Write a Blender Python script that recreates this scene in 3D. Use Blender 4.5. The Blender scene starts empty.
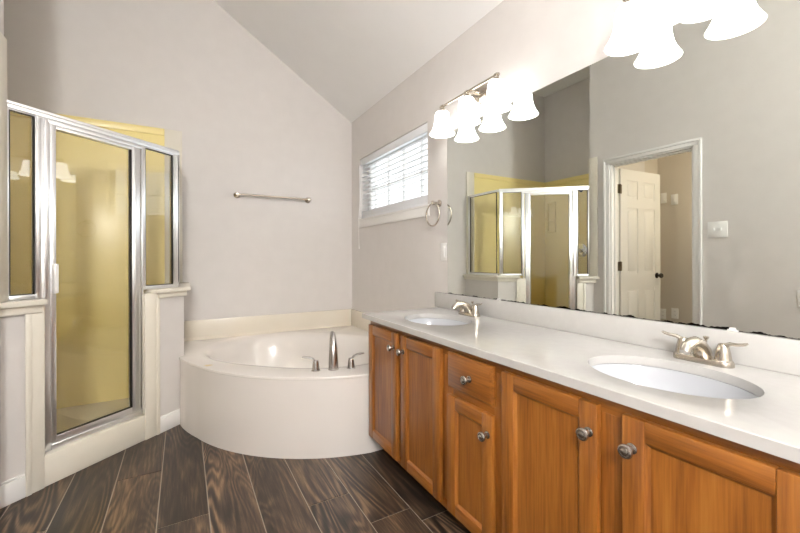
import bpy, bmesh, math, random
from mathutils import Vector, Matrix
random.seed(7)
SC = bpy.context.scene
COL = SC.collection
PI = math.pi

# ------------------------------------------------------------------ camera, world, exposure
cam_d = bpy.data.cameras.new('camera')
cam = bpy.data.objects.new('camera', cam_d)
COL.objects.link(cam)
cam.location = (-1.4684, -3.5379, 1.121)
YAW, ROLL = math.radians(29.7588), math.radians(-0.1538)
cam.rotation_euler = (Matrix.Rotation(-YAW, 4, 'Z') @ Matrix.Rotation(PI/2, 4, 'X')
                      @ Matrix.Rotation(ROLL, 4, 'Z')).to_euler()
cam_d.sensor_fit = 'HORIZONTAL'
cam_d.sensor_width = 36.0
cam_d.lens = 379.0953/800*36.0
cam_d.shift_y = -(266.5-257.7249)/800
cam_d.clip_start = 0.02
SC.camera = cam

world = bpy.data.worlds.new('sky')
SC.world = world
world.use_nodes = True
wb = world.node_tree.nodes['Background']
wb.inputs[0].default_value = (0.93, 0.97, 1.0, 1)
wb.inputs[1].default_value = 1.05

SC.view_settings.view_transform = 'Standard'
SC.view_settings.look = 'None'
SC.view_settings.gamma = 1.0
SC.view_settings.use_curve_mapping = False
SC.view_settings.exposure = 1.28
SHADE_POWER = 2.0        # glow of the vanity lamp shades
FILL_GLOBE_POWER = 56.0  # strength of the added fill globe behind the camera
HALL_LAMP_POWER = 40.0
cy = SC.cycles
cy.use_denoising = True
cy.max_bounces = 14
cy.diffuse_bounces = 6
cy.glossy_bounces = 8
cy.transparent_max_bounces = 24
cy.sample_clamp_indirect = 6.0
cy.caustics_reflective = False
cy.caustics_refractive = False

# ------------------------------------------------------------------ materials
def srgb(r, g, b):
    f = lambda c: (c/255/12.92) if c <= 10 else ((c/255+0.055)/1.055)**2.4
    return (f(r), f(g), f(b), 1)

def new_mat(name, col=(0.8, 0.8, 0.8, 1), rough=0.5, metal=0.0, spec=0.5, coat=0.0):
    m = bpy.data.materials.new(name)
    m.use_nodes = True
    b = m.node_tree.nodes['Principled BSDF']
    b.inputs['Base Color'].default_value = col
    b.inputs['Roughness'].default_value = rough
    b.inputs['Metallic'].default_value = metal
    b.inputs['Specular IOR Level'].default_value = spec
    if coat:
        b.inputs['Coat Weight'].default_value = coat
        b.inputs['Coat Roughness'].default_value = 0.12
    return m

def N(m, t, **kw):
    n = m.node_tree.nodes.new(t)
    for k, v in kw.items():
        setattr(n, k, v)
    return n

def L(m, a, b):
    m.node_tree.links.new(a, b)

def bsdf(m):
    return m.node_tree.nodes['Principled BSDF']

def coords(m, scale=(1, 1, 1)):
    g = N(m, 'ShaderNodeNewGeometry')
    mp = N(m, 'ShaderNodeMapping')
    mp.inputs['Scale'].default_value = scale
    L(m, g.outputs['Position'], mp.inputs['Vector'])
    return mp.outputs['Vector']

def noise(m, vec, scale, detail=3.0, rough=0.5, dist=0.0):
    n = N(m, 'ShaderNodeTexNoise')
    n.inputs['Scale'].default_value = scale
    n.inputs['Detail'].default_value = detail
    n.inputs['Roughness'].default_value = rough
    n.inputs['Distortion'].default_value = dist
    L(m, vec, n.inputs['Vector'])
    return n.outputs['Fac']

def ramp(m, fac, stops):
    r = N(m, 'ShaderNodeValToRGB')
    e = r.color_ramp.elements
    while len(e) < len(stops):
        e.new(0.5)
    for el, (p, c) in zip(e, stops):
        el.position = p
        el.color = c
    L(m, fac, r.inputs['Fac'])
    return r.outputs['Color']

def bump(m, fac, strength, dist=0.002):
    b = N(m, 'ShaderNodeBump')
    b.inputs['Strength'].default_value = strength
    b.inputs['Distance'].default_value = dist
    L(m, fac, b.inputs['Height'])
    L(m, b.outputs['Normal'], bsdf(m).inputs['Normal'])

def speckled(name, c1, c2, scale, rough, bump_s=0.0, **kw):
    m = new_mat(name, c1, rough, **kw)
    f = noise(m, coords(m), scale, 4.0)
    L(m, ramp(m, f, [(0.35, c1), (0.68, c2)]), bsdf(m).inputs['Base Color'])
    if bump_s:
        bump(m, noise(m, coords(m), scale*8, 2.0), bump_s)
    return m

M = {}
M['wall'] = speckled('greige_wall_paint', (0.665, 0.635, 0.61, 1), (0.685, 0.655, 0.63, 1), 9, 0.62, 0.05)
M['ceiling'] = speckled('white_ceiling_paint', (0.89, 0.885, 0.88, 1), (0.90, 0.895, 0.89, 1), 8, 0.8, 0.06)
M['trim'] = new_mat('white_trim_paint', (0.80, 0.79, 0.77, 1), 0.35)
M['cream'] = speckled('cream_shower_trim', (0.74, 0.70, 0.60, 1), (0.78, 0.74, 0.65, 1), 5, 0.3)
M['surround'] = speckled('yellowed_fibreglass', (0.89, 0.755, 0.33, 1), (0.91, 0.78, 0.36, 1), 3, 0.28)
M['tub'] = speckled('glossy_tub_acrylic', (0.765, 0.73, 0.69, 1), (0.74, 0.70, 0.66, 1), 2.2, 0.14)
m = M['tub']      # old yellow stain on the rim
nn = N(m, 'ShaderNodeVectorMath', operation='DISTANCE'); L(m, coords(m), nn.inputs[0]); nn.inputs[1].default_value = (-1.335, -0.90, 0.455)
nd = N(m, 'ShaderNodeMath', operation='MULTIPLY_ADD'); L(m, noise(m, coords(m), 60.0, 3.0), nd.inputs[0]); nd.inputs[1].default_value = 0.03; L(m, nn.outputs['Value'], nd.inputs[2])
nr = N(m, 'ShaderNodeMapRange'); L(m, nd.outputs[0], nr.inputs[0]); nr.inputs[1].default_value = 0.030; nr.inputs[2].default_value = 0.045; nr.inputs[3].default_value = 0.7; nr.inputs[4].default_value = 0.0
old = bsdf(m).inputs['Base Color'].links[0].from_socket
ms = N(m, 'ShaderNodeMix', data_type='RGBA'); L(m, nr.outputs[0], ms.inputs[0]); L(m, old, ms.inputs[6]); ms.inputs[7].default_value = (0.70, 0.52, 0.22, 1)
L(m, ms.outputs[2], bsdf(m).inputs['Base Color'])
M['tub_ledge'] = speckled('cream_tub_ledge', (0.76, 0.70, 0.59, 1), (0.78, 0.73, 0.635, 1), 3, 0.2)
M['counter'] = speckled('white_counter', (0.52, 0.51, 0.49, 1), (0.54, 0.53, 0.51, 1), 30, 0.16)
M['porcelain'] = new_mat('white_porcelain', (0.50, 0.515, 0.545, 1), 0.08)
M['aluminium'] = new_mat('bright_aluminium', (0.90, 0.905, 0.92, 1), 0.30, 1.0)
M['gasket'] = new_mat('black_gasket', (0.02, 0.02, 0.02, 1), 0.5)
M['nickel'] = new_mat('brushed_nickel', (0.58, 0.53, 0.46, 1), 0.26, 1.0)
M['steel'] = new_mat('satin_steel', (0.55, 0.53, 0.51, 1), 0.2, 1.0)
M['knob'] = new_mat('pewter_knob', (0.42, 0.39, 0.36, 1), 0.25, 1.0)
M['chrome'] = new_mat('chrome', (0.75, 0.76, 0.78, 1), 0.08, 1.0)
M['bronze'] = new_mat('dark_bronze', (0.035, 0.028, 0.022, 1), 0.32, 0.9)
M['hinge'] = new_mat('aged_brass_hinge', (0.13, 0.10, 0.06, 1), 0.4, 0.9)
M['plastic'] = new_mat('white_plastic', (0.82, 0.81, 0.79, 1), 0.3)
M['blind_white'] = new_mat('cool_white_blind', (0.84, 0.855, 0.88, 1), 0.4)
M['slot'] = new_mat('dark_slot', (0.05, 0.05, 0.05, 1), 0.6)
M['dark'] = new_mat('shadow_recess_board', (0.05, 0.035, 0.022, 1), 0.7)  # near-black brown board for the toe kick
M['hall'] = new_mat('tan_hall_paint', (0.60, 0.545, 0.47, 1), 0.6)
M['grout'] = new_mat('pale_grout', (0.36, 0.31, 0.25, 1), 0.85)

# wall mirror: silver with black spoilt patches creeping up from the bottom edge
MIR_Z0, MIR_Z1 = 0.8945, 1.915
m = M['mirror'] = new_mat('silvered_mirror', (0.86, 0.895, 0.855, 1), 0.0, 1.0)
g = N(m, 'ShaderNodeNewGeometry')
sp = N(m, 'ShaderNodeSeparateXYZ'); L(m, g.outputs['Position'], sp.inputs[0])
hgt = N(m, 'ShaderNodeMath', operation='SUBTRACT'); L(m, sp.outputs['Z'], hgt.inputs[0]); hgt.inputs[1].default_value = MIR_Z0
nz = noise(m, coords(m, (1, 1, 0.35)), 17.0, 5.0, 0.62)
nm = N(m, 'ShaderNodeMapRange'); L(m, nz, nm.inputs[0])
nm.inputs[1].default_value = 0.47; nm.inputs[2].default_value = 0.74; nm.inputs[3].default_value = 0.0012; nm.inputs[4].default_value = 0.012
cmp_ = N(m, 'ShaderNodeMath', operation='LESS_THAN'); L(m, hgt.outputs[0], cmp_.inputs[0]); L(m, nm.outputs[0], cmp_.inputs[1])
mx = N(m, 'ShaderNodeMix', data_type='RGBA'); L(m, cmp_.outputs[0], mx.inputs[0])
mx.inputs[6].default_value = (0.86, 0.895, 0.855, 1); mx.inputs[7].default_value = (0.03, 0.03, 0.028, 1)
L(m, mx.outputs[2], bsdf(m).inputs['Base Color'])

# clear glass that reflects like a window pane and lets light straight through
def glass_mat(name, tint, boost=1.0, rough=0.0):
    m = bpy.data.materials.new(name); m.use_nodes = True
    nt = m.node_tree
    for n in list(nt.nodes):
        if n.type != 'OUTPUT_MATERIAL':
            nt.nodes.remove(n)
    out = nt.nodes['Material Output']
    tr = N(m, 'ShaderNodeBsdfTransparent'); tr.inputs[0].default_value = tint
    gl = N(m, 'ShaderNodeBsdfGlossy'); gl.inputs['Roughness'].default_value = rough
    fr = N(m, 'ShaderNodeFresnel')
    ge = N(m, 'ShaderNodeNewGeometry')
    io = N(m, 'ShaderNodeMapRange'); L(m, ge.outputs['Backfacing'], io.inputs[0]); io.inputs[3].default_value = 1.5; io.inputs[4].default_value = 1/1.5
    L(m, io.outputs[0], fr.inputs[0])
    mu = N(m, 'ShaderNodeMath', operation='MULTIPLY'); mu.use_clamp = True
    L(m, fr.outputs[0], mu.inputs[0]); mu.inputs[1].default_value = boost
    mix = N(m, 'ShaderNodeMixShader')
    L(m, mu.outputs[0], mix.inputs[0]); L(m, tr.outputs[0], mix.inputs[1]); L(m, gl.outputs[0], mix.inputs[2])
    L(m, mix.outputs[0], out.inputs['Surface'])
    return m
M['glass'] = glass_mat('shower_glass', (0.995, 0.99, 0.97, 1), 1.4)
M['pane'] = glass_mat('window_glass', (0.97, 0.98, 0.98, 1), 1.0)

def emit_mat(name, col, strength):
    m = new_mat(name, (0.9, 0.9, 0.88, 1), 0.3)
    bsdf(m).inputs['Emission Color'].default_value = col
    bsdf(m).inputs['Emission Strength'].default_value = strength
    return m
M['shade'] = emit_mat('glowing_frosted_glass', (1.0, 0.98, 0.95, 1), SHADE_POWER)
M['dome'] = emit_mat('glowing_ceiling_dome', (1.0, 1.0, 0.99, 1), FILL_GLOBE_POWER)
M['hall_dome'] = emit_mat('glowing_hall_dome', (1.0, 0.88, 0.70, 1), HALL_LAMP_POWER)

# white blind slats, a little translucent
m = M['slat'] = new_mat('white_blind_slat', (0.84, 0.84, 0.84, 1), 0.45)
tl = N(m, 'ShaderNodeBsdfTranslucent'); tl.inputs[0].default_value = (0.85, 0.85, 0.85, 1)
mxs = N(m, 'ShaderNodeMixShader'); mxs.inputs[0].default_value = 0.35
L(m, bsdf(m).outputs[0], mxs.inputs[1]); L(m, tl.outputs[0], mxs.inputs[2])
L(m, mxs.outputs[0], m.node_tree.nodes['Material Output'].inputs['Surface'])

# honey oak, grain along z or along y
def oak(name, along):
    m = new_mat(name, (0.4, 0.17, 0.04, 1), 0.33, coat=0.25)
    sc = {'z': (9, 9, 0.75), 'y': (9, 0.75, 9)}[along]
    v = coords(m, sc)
    broad = noise(m, v, 1.6, 3.0, 0.5, 1.2)
    fine = noise(m, coords(m, {'z': (60, 60, 2.2), 'y': (60, 2.2, 60)}[along]), 2.2, 4.0, 0.6)
    mx = N(m, 'ShaderNodeMix', data_type='FLOAT'); mx.inputs[0].default_value = 0.52
    L(m, broad, mx.inputs[2]); L(m, fine, mx.inputs[3])
    c = ramp(m, mx.outputs[0], [(0.32, srgb(104, 58, 20)), (0.44, srgb(132, 79, 29)), (0.55, srgb(150, 93, 36)), (0.72, srgb(166, 110, 49))])
    L(m, c, bsdf(m).inputs['Base Color'])
    bump(m, fine, 0.12, 0.001)
    return m
M['oak_v'] = oak('honey_oak_upright', 'z')
M['oak_h'] = oak('honey_oak_level', 'y')

# dark wood-look floor tile, each plank with its own offset
m = M['plank'] = new_mat('dark_wood_look_tile', (0.1, 0.07, 0.05, 1), 0.36)
at = N(m, 'ShaderNodeAttribute', attribute_name='plank')
g = N(m, 'ShaderNodeNewGeometry')
off = N(m, 'ShaderNodeVectorMath', operation='SCALE'); off.inputs[0].default_value = (13.1, 37.7, 5.3); L(m, at.outputs['Fac'], off.inputs['Scale'])
ad = N(m, 'ShaderNodeVectorMath', operation='ADD'); L(m, g.outputs['Position'], ad.inputs[0]); L(m, off.outputs[0], ad.inputs[1])
mp = N(m, 'ShaderNodeMapping'); mp.inputs['Scale'].default_value = (1.0, 0.16, 1.0); L(m, ad.outputs[0], mp.inputs['Vector'])
cn = noise(m, mp.outputs[0], 4.2, 2.0, 0.45, 0.6)
k1 = N(m, 'ShaderNodeMath', operation='MULTIPLY'); L(m, cn, k1.inputs[0]); k1.inputs[1].default_value = 150.0
k2 = N(m, 'ShaderNodeMath', operation='SINE'); L(m, k1.outputs[0], k2.inputs[0])
k3 = N(m, 'ShaderNodeMapRange'); L(m, k2.outputs[0], k3.inputs[0]); k3.inputs[1].default_value = -1.0
bl = noise(m, mp.outputs[0], 6.0, 4.0, 0.6, 0.8)
mp2 = N(m, 'ShaderNodeMapping'); mp2.inputs['Scale'].default_value = (1.0, 0.05, 1.0); L(m, ad.outputs[0], mp2.inputs['Vector'])
fi = noise(m, mp2.outputs[0], 95.0, 5.0, 0.7)
mk = N(m, 'ShaderNodeMapRange'); L(m, noise(m, mp.outputs[0], 3.1, 2.0), mk.inputs[0]); mk.inputs[1].default_value = 0.42; mk.inputs[2].default_value = 0.68; mk.inputs[3].default_value = 0.10; mk.inputs[4].default_value = 0.62
a1 = N(m, 'ShaderNodeMix', data_type='FLOAT'); L(m, mk.outputs[0], a1.inputs[0]); L(m, bl, a1.inputs[2]); L(m, k3.outputs[0], a1.inputs[3])
a2 = N(m, 'ShaderNodeMix', data_type='FLOAT'); a2.inputs[0].default_value = 0.45; L(m, a1.outputs[0], a2.inputs[2]); L(m, fi, a2.inputs[3])
c = ramp(m, a2.outputs[0], [(0.36, srgb(34, 28, 24)), (0.46, srgb(60, 48, 39)), (0.54, srgb(88, 70, 55)), (0.65, srgb(138, 112, 86))])
hs = N(m, 'ShaderNodeHueSaturation'); L(m, c, hs.inputs['Color'])
vr = N(m, 'ShaderNodeMapRange'); L(m, at.outputs['Fac'], vr.inputs[0]); vr.inputs[3].default_value = 0.6; vr.inputs[4].default_value = 1.2
L(m, vr.outputs[0], hs.inputs['Value'])
L(m, hs.outputs[0], bsdf(m).inputs['Base Color'])
bump(m, fi, 0.15, 0.001)

# ------------------------------------------------------------------ mesh helpers
class MB:
    """collects shapes into one mesh; each shape can carry its own material slot"""
    def __init__(self):
        self.bm = bmesh.new()
        self.mi = 0

    def _add(self, verts, faces):
        vs = [self.bm.verts.new(v) for v in verts]
        for f in faces:
            try:
                self.bm.faces.new([vs[i] for i in f]).material_index = self.mi
            except ValueError:
                pass
        return vs

    def box(self, x0, x1, y0, y1, z0, z1, bev=0.0, rot=None, about=None):
        x0, x1 = min(x0, x1), max(x0, x1); y0, y1 = min(y0, y1), max(y0, y1); z0, z1 = min(z0, z1), max(z0, z1)
        pts = [(x, y, z) for z in (z0, z1) for (x, y) in ((x0, y0), (x1, y0), (x1, y1), (x0, y1))]
        return self.poly(pts[:4], pts[4:], bev, rot, about)

    def poly(self, bottom, top, bev=0.0, rot=None, about=None):
        n = len(bottom)
        vs = self._add(list(bottom)+list(top), [tuple(reversed(range(n))), tuple(range(n, 2*n))]
                       + [(i, (i+1) % n, n+(i+1) % n, n+i) for i in range(n)])
        bmesh.ops.recalc_face_normals(self.bm, faces=list({f for v in vs for f in v.link_faces}))
        if rot is not None:
            bmesh.ops.rotate(self.bm, verts=vs, cent=about or (0, 0, 0), matrix=rot)
        if bev > 0:
            ed = list({e for v in vs for e in v.link_edges})
            bmesh.ops.bevel(self.bm, geom=ed, offset=bev, segments=2, profile=0.5, affect='EDGES', clamp_overlap=True, material=-1)
        return self

    def prism(self, xy, z0, z1, bev=0.0):
        return self.poly([(x, y, z0) for x, y in xy], [(x, y, z1) for x, y in xy], bev)

    def rings(self, rings, cap0=True, cap1=True, closed=True):
        n = len(rings[0])
        base = [v for r in rings for v in r]
        faces = []
        for k in range(len(rings)-1):
            for i in range(n if closed else n-1):
                j = (i+1) % n
                faces.append((k*n+i, k*n+j, (k+1)*n+j, (k+1)*n+i))
        if cap0:
            faces.append(tuple(reversed(range(n))))
        if cap1:
            faces.append(tuple(range((len(rings)-1)*n, len(rings)*n)))
        vs = self._add(base, faces)
        bmesh.ops.recalc_face_normals(self.bm, faces=list({f for v in vs for f in v.link_faces}))
        return self

    def lathe(self, prof, centre, axis='z', n=28, sx=1.0, sy=1.0, caps=True):
        c = Vector(centre); rs = []
        for r, h in prof:
            ring = []
            for i in range(n):
                a = 2*PI*i/n
                p, q = r*sx*math.cos(a), r*sy*math.sin(a)
                v = {'z': (p, q, h), 'x': (h, p, q), 'y': (q, h, p)}[axis] if isinstance(axis, str) else axis @ Vector((p, q, h))
                ring.append(c+Vector(v))
            rs.append(ring)
        return self.rings(rs, caps, caps)

    def tube(self, pts, rad, n=12, flat=1.0, up=(0, 0, 1), closed=False):
        pts = [Vector(p) for p in pts]
        if not isinstance(rad, (list, tuple)):
            rad = [rad]*len(pts)
        rs = []; up = Vector(up); m = len(pts)
        for k, p in enumerate(pts):
            if closed:
                t = (pts[(k+1) % m]-pts[k-1]).normalized()
            else:
                t = (pts[min(k+1, m-1)]-pts[max(k-1, 0)]).normalized()
            s = t.cross(up)
            if s.length < 1e-4:
                s = t.cross(Vector((0, 1, 0)))
            s.normalize(); w = s.cross(t).normalized()
            r = rad[k]
            rs.append([p+s*(r*math.cos(2*PI*i/n))+w*(r*flat*math.sin(2*PI*i/n)) for i in range(n)])
        if closed:
            rs.append(rs[0])
            self.rings(rs, False, False)
            bmesh.ops.remove_doubles(self.bm, verts=self.bm.verts[:], dist=1e-6)
            return self
        return self.rings(rs)

    def build(self, name, mats, parent=None, angle=38, smooth=True):
        mats = mats if isinstance(mats, (list, tuple)) else [mats]
        bm = self.bm
        root = parent
        base = Vector((0, 0, 0))
        if parent is not None:
            base = world_loc(parent)
        else:
            xs = [v.co for v in bm.verts]
            lo = [min(v[i] for v in xs) for i in range(3)]; hi = [max(v[i] for v in xs) for i in range(3)]
            base = Vector(((lo[0]+hi[0])/2, (lo[1]+hi[1])/2, lo[2]))
        for v in bm.verts:
            v.co -= base
        me = bpy.data.meshes.new(name)
        bm.to_mesh(me); bm.free()
        for mm in mats:
            me.materials.append(M[mm])
        if smooth and len(me.polygons):
            me.polygons.foreach_set('use_smooth', [True]*len(me.polygons))
            me.set_sharp_from_angle(angle=math.radians(angle))
        o = bpy.data.objects.new(name, me)
        COL.objects.link(o)
        if parent is not None:
            o.parent = parent
        else:
            o.location = base
        return o

def world_loc(o):
    v = Vector((0, 0, 0))
    while o is not None:
        v += o.location
        o = o.parent
    return v

def tag(o, label=None, cat=None, group=None, kind=None):
    for k, v in (('label', label), ('category', cat), ('group', group), ('kind', kind)):
        if v:
            o[k] = v
    return o

def thing(name, loc, label, cat, group=None):
    o = bpy.data.objects.new(name, None)
    o.empty_display_size = 0.1
    COL.objects.link(o)
    o.location = loc
    return tag(o, label, cat, group)

def struct(o, label=None):
    return tag(o, label, None, None, 'structure')

def copy_thing(root, delta, label):
    r = root.copy(); COL.objects.link(r)
    r.location = Vector(root.location)+Vector(delta)
    r['label'] = label
    for ch in list(root.children):
        c = ch.copy(); COL.objects.link(c); c.parent = r
        for g in list(ch.children):
            d = g.copy(); COL.objects.link(d); d.parent = c
    return r

# ------------------------------------------------------------------ key measures (metres)
XC = -2.183            # left wall with the door
XA = -2.864            # shower alcove side wall
YR = -1.12             # wall return between alcove and left wall
YB = -5.30             # wall behind the camera
CEIL_LOW, CEIL_HIGH, SLOPE = 2.475, 3.325, 0.652
XRIDGE = -(CEIL_HIGH-CEIL_LOW)/SLOPE
# shower front runs along T from O, NV points out into the room
O = Vector((-1.505, -0.510)); T = Vector((-0.75741, -0.65294)); NV = Vector((0.65294, -0.75741))
def E(s, d):
    p = O+T*s+NV*d
    return (p.x, p.y)
def Ez(s, d, z):
    p = E(s, d)
    return (p[0], p[1], z)
def ebox(mb, s0, s1, d0, d1, z0, z1, bev=0.0):
    return mb.prism([E(s0, d0), E(s1, d0), E(s1, d1), E(s0, d1)], z0, z1, bev)

# ------------------------------------------------------------------ floor of wood-look planks
mb = MB()
mb.mi = 1
mb.box(XA-0.12, 0.14, YB-0.12, 0.12, -0.06, -0.0025)
mb.mi = 0
PITCH, GAP = 0.1975, 0.0042
starts = {0: -0.70, 1: -1.172, 2: -1.671, 3: -0.87, 4: -0.98, 5: -1.845, 6: -2.083, 7: -2.178, -1: -1.45}
plank_faces = []
for k in range(-6, 11):
    xa = -1.9605+(k-0)*0.1962
    xb = xa+0.1962
    y = starts.get(k, -1.0-0.37*((k*7) % 5)) + 3*1.2
    while y > YB-0.2:
        ya, yb_ = y-1.2, y
        a, b_ = max(ya, YB), min(yb_, 0.0)
        xx0, xx1 = max(xa, XA-0.4), min(xb, 0.0)
        if b_-a > 0.02 and xx1-xx0 > 0.01:
            n0 = len(mb.bm.faces)
            mb.box(xx0+GAP/2, xx1-GAP/2, a+GAP/2, b_-GAP/2, -0.02, 0.0, 0.0012)
            plank_faces.append((n0, len(mb.bm.faces), random.random()))
        y -= 1.2
lay = mb.bm.faces.layers.float.new('plank')
mb.bm.faces.ensure_lookup_table()
for a, b_, r in plank_faces:
    for i in range(a, b_):
        mb.bm.faces[i][lay] = r
floor = struct(mb.build('floor', ['plank', 'grout'], smooth=False))

# ------------------------------------------------------------------ walls and ceiling
def wall_poly_x(mb, xs, y0, y1):
    """wall across x following the ceiling line"""
    top = [(x, min(CEIL_HIGH, CEIL_LOW-SLOPE*x)) for x in xs]
    bot = [(xs[-1], 0.0), (xs[0], 0.0)]
    pr = [(x, z) for x, z in top]+bot
    mb.poly([(x, y0, z) for x, z in pr], [(x, y1, z) for x, z in pr])

mb = MB(); wall_poly_x(mb, [0.0, XRIDGE, XA-0.12], 0.0, 0.12)
struct(mb.build('wall_back', 'wall', smooth=False))
mb = MB(); wall_poly_x(mb, [0.0, XRIDGE, XC-0.12], YB-0.12, YB)
struct(mb.build('wall_front', 'wall', smooth=False))
WY0, WY1, WZ0, WZ1 = -1.358, -0.190, 1.487, 2.063
mb = MB()
mb.box(0, 0.14, YB-0.12, WY0, 0, CEIL_LOW); mb.box(0, 0.14, WY1, 0.12, 0, CEIL_LOW)
mb.box(0, 0.14, WY0, WY1, 0, WZ0); mb.box(0, 0.14, WY0, WY1, WZ1, CEIL_LOW)
struct(mb.build('wall_right', 'wall', smooth=False))
DY0, DY1, DZ = -2.032, -1.335, 2.033     # doorway
mb = MB()
mb.box(XC-0.12, XC, YB, DY0, 0, CEIL_HIGH); mb.box(XC-0.12, XC, DY1, YR, 0, CEIL_HIGH)
mb.box(XC-0.12, XC, DY0, DY1, DZ, CEIL_HIGH)
mb.box(XA-0.12, XC-0.12, YR-0.12, YR, 0, CEIL_HIGH)
struct(mb.build('wall_left', 'wall', smooth=False))
mb = MB(); mb.box(XA-0.12, XA, YR, 0.0, 0, CEIL_HIGH)
struct(mb.build('wall_shower_side', 'wall', smooth=False))
mb = MB()
pr = [(0.14, CEIL_LOW-SLOPE*0.14), (XRIDGE, CEIL_HIGH), (XA-0.12, CEIL_HIGH), (XA-0.12, CEIL_HIGH+0.1), (XRIDGE, CEIL_HIGH+0.1), (0.14, CEIL_LOW+0.1)]
mb.poly([(x, YB-0.12, z) for x, z in pr], [(x, 0.12, z) for x, z in pr])
struct(mb.build('ceiling', 'ceiling', smooth=False))

# small room seen through the doorway
XH = -3.25
mb = MB()
mb.box(XH-0.1, XH, -3.3, YR-0.12, 0, 2.44)
mb.box(XH, XC-0.12, -3.4, -3.3, 0, 2.44)
mb.box(XH, XA-0.12, YR-0.12, YR-0.06, 0, 2.44)
struct(mb.build('wall_hall', 'hall', smooth=False))
mb = MB(); mb.box(XH-0.1, XC-0.12, -3.4, YR-0.12, 2.44, 2.52)
struct(mb.build('ceiling_hall', 'ceiling', smooth=False))
mb = MB(); mb.box(XH-0.1, XA-0.4, -3.4, YR-0.06, -0.06, -0.001)
struct(mb.build('floor_hall', 'plank', smooth=False))

# ------------------------------------------------------------------ doorway trim and door
mb = MB()
cw = 0.064
def casing(mb, x0, x1):
    for (ya, yb_, za, zb) in ((DY1, DY1+cw, 0, DZ), (DY0-cw, DY0, 0, DZ), (DY0-cw, DY1+cw, DZ, DZ+0.054)):
        mb.box(x0, x1, ya, yb_, za, zb, 0.004)
    s = 0.007 if x1 > XC else -0.007
    xa, xb = (x0, x1+s) if s > 0 else (x0+s, x1)
    mb.box(xa, xb, DY1+cw-0.022, DY1+cw, 0, DZ+0.032, 0.003)
    mb.box(xa, xb, DY0-cw, DY0-cw+0.022, 0, DZ+0.032, 0.003)
    mb.box(xa, xb, DY0-cw, DY1+cw, DZ+0.032, DZ+0.054, 0.003)
casing(mb, XC, XC+0.014)
casing(mb, XC-0.134, XC-0.12)
for (ya, yb_, za, zb) in ((DY1-0.012, DY1, 0, DZ), (DY0, DY0+0.012, 0, DZ), (DY0, DY1, DZ-0.012, DZ)):
    mb.box(XC-0.12, XC, ya, yb_, za, zb)
for (ya, yb_, za, zb) in ((DY1-0.024, DY1-0.012, 0, DZ-0.012), (DY0+0.012, DY0+0.024, 0, DZ-0.012), (DY0+0.012, DY1-0.012, DZ-0.024, DZ-0.012)):
    mb.box(XC-0.08, XC-0.04, ya, yb_, za, zb)
struct(mb.build('trim_1', 'trim'), 'white casing around the open doorway')

# six panel door swung into the small room; built along -x from the hinge then turned
hx, hy = XC-0.135, DY1-0.014
ang = math.radians(4.0)
R = Matrix.Rotation(ang, 3, 'Z')
DW, DH, DT = 0.668, 2.005, 0.035
door = MB()
def dbox(mb, u0, u1, w0, w1, z0, z1, bev=0.0):
    return mb.box(hx-u1, hx-u0, hy+w0, hy+w1, z0, z1, bev, R, (hx, hy, 0))
dbox(door, 0.013, DW, 0.006, DT-0.006, 0.012, DH)
st, mid = 0.10, 0.09
zr = [(0.012, 0.22), (0.80, 0.95), (1.62, 1.71), (DH-0.11, DH)]
for w0, w1 in ((0.0, 0.007), (DT-0.007, DT)):
    for u0, u1 in ((0.013, 0.004+st), (DW-st, DW), (DW/2-mid/2, DW/2+mid/2)):
        dbox(door, u0, u1, w0, w1, 0.012, DH)
    for z0, z1 in zr:
        dbox(door, 0.004+st, DW/2-mid/2, w0, w1, z0, z1); dbox(door, DW/2+mid/2, DW-st, w0, w1, z0, z1)
pw = (0.004+st, DW/2-mid/2), (DW/2+mid/2, DW-st)
for u0, u1 in pw:
    for k in range(3):
        z0, z1 = zr[k][1], zr[k+1][0]
        dbox(door, u0+0.03, u1-0.03, 0.0015, DT-0.0015, z0+0.03, z1-0.03, 0.004)
dobj = struct(door.build('door_1', 'trim'), 'white six panel door standing open into the small room')
mb = MB()
for w, sgn in ((0.0, -1), (DT, 1)):
    c = Vector((hx-DW+0.065, hy+w, 0.925))
    prof = [(0.0, 0), (0.03, 0), (0.031, 0.004), (0.026, 0.008), (0.011, 0.011), (0.010, 0.026), (0.019, 0.031), (0.0265, 0.040), (0.027, 0.049), (0.02, 0.058), (0.0, 0.061)]
    mb.lathe([(r, h*sgn) for r, h in prof], c, 'y', 24)
bmesh.ops.rotate(mb.bm, verts=mb.bm.verts[:], cent=(hx, hy, 0), matrix=R)
mb.build('door_knob', 'bronze', dobj)
for hz in (0.22, 1.03, 1.80):
    mb = MB()
    mb.box(hx-0.001, hx+0.032, hy-0.0015, hy+0.002, hz-0.045, hz+0.045)
    mb.box(hx-0.034, hx-0.001, hy-0.0025, hy+0.0015, hz-0.045, hz+0.045)
    mb.lathe([(0.0, -0.048), (0.007, -0.047), (0.007, 0.047), (0.0, 0.048)], (hx, hy-0.006, hz), 'z', 12)
    mb.build('hinge', 'hinge', dobj)

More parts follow.
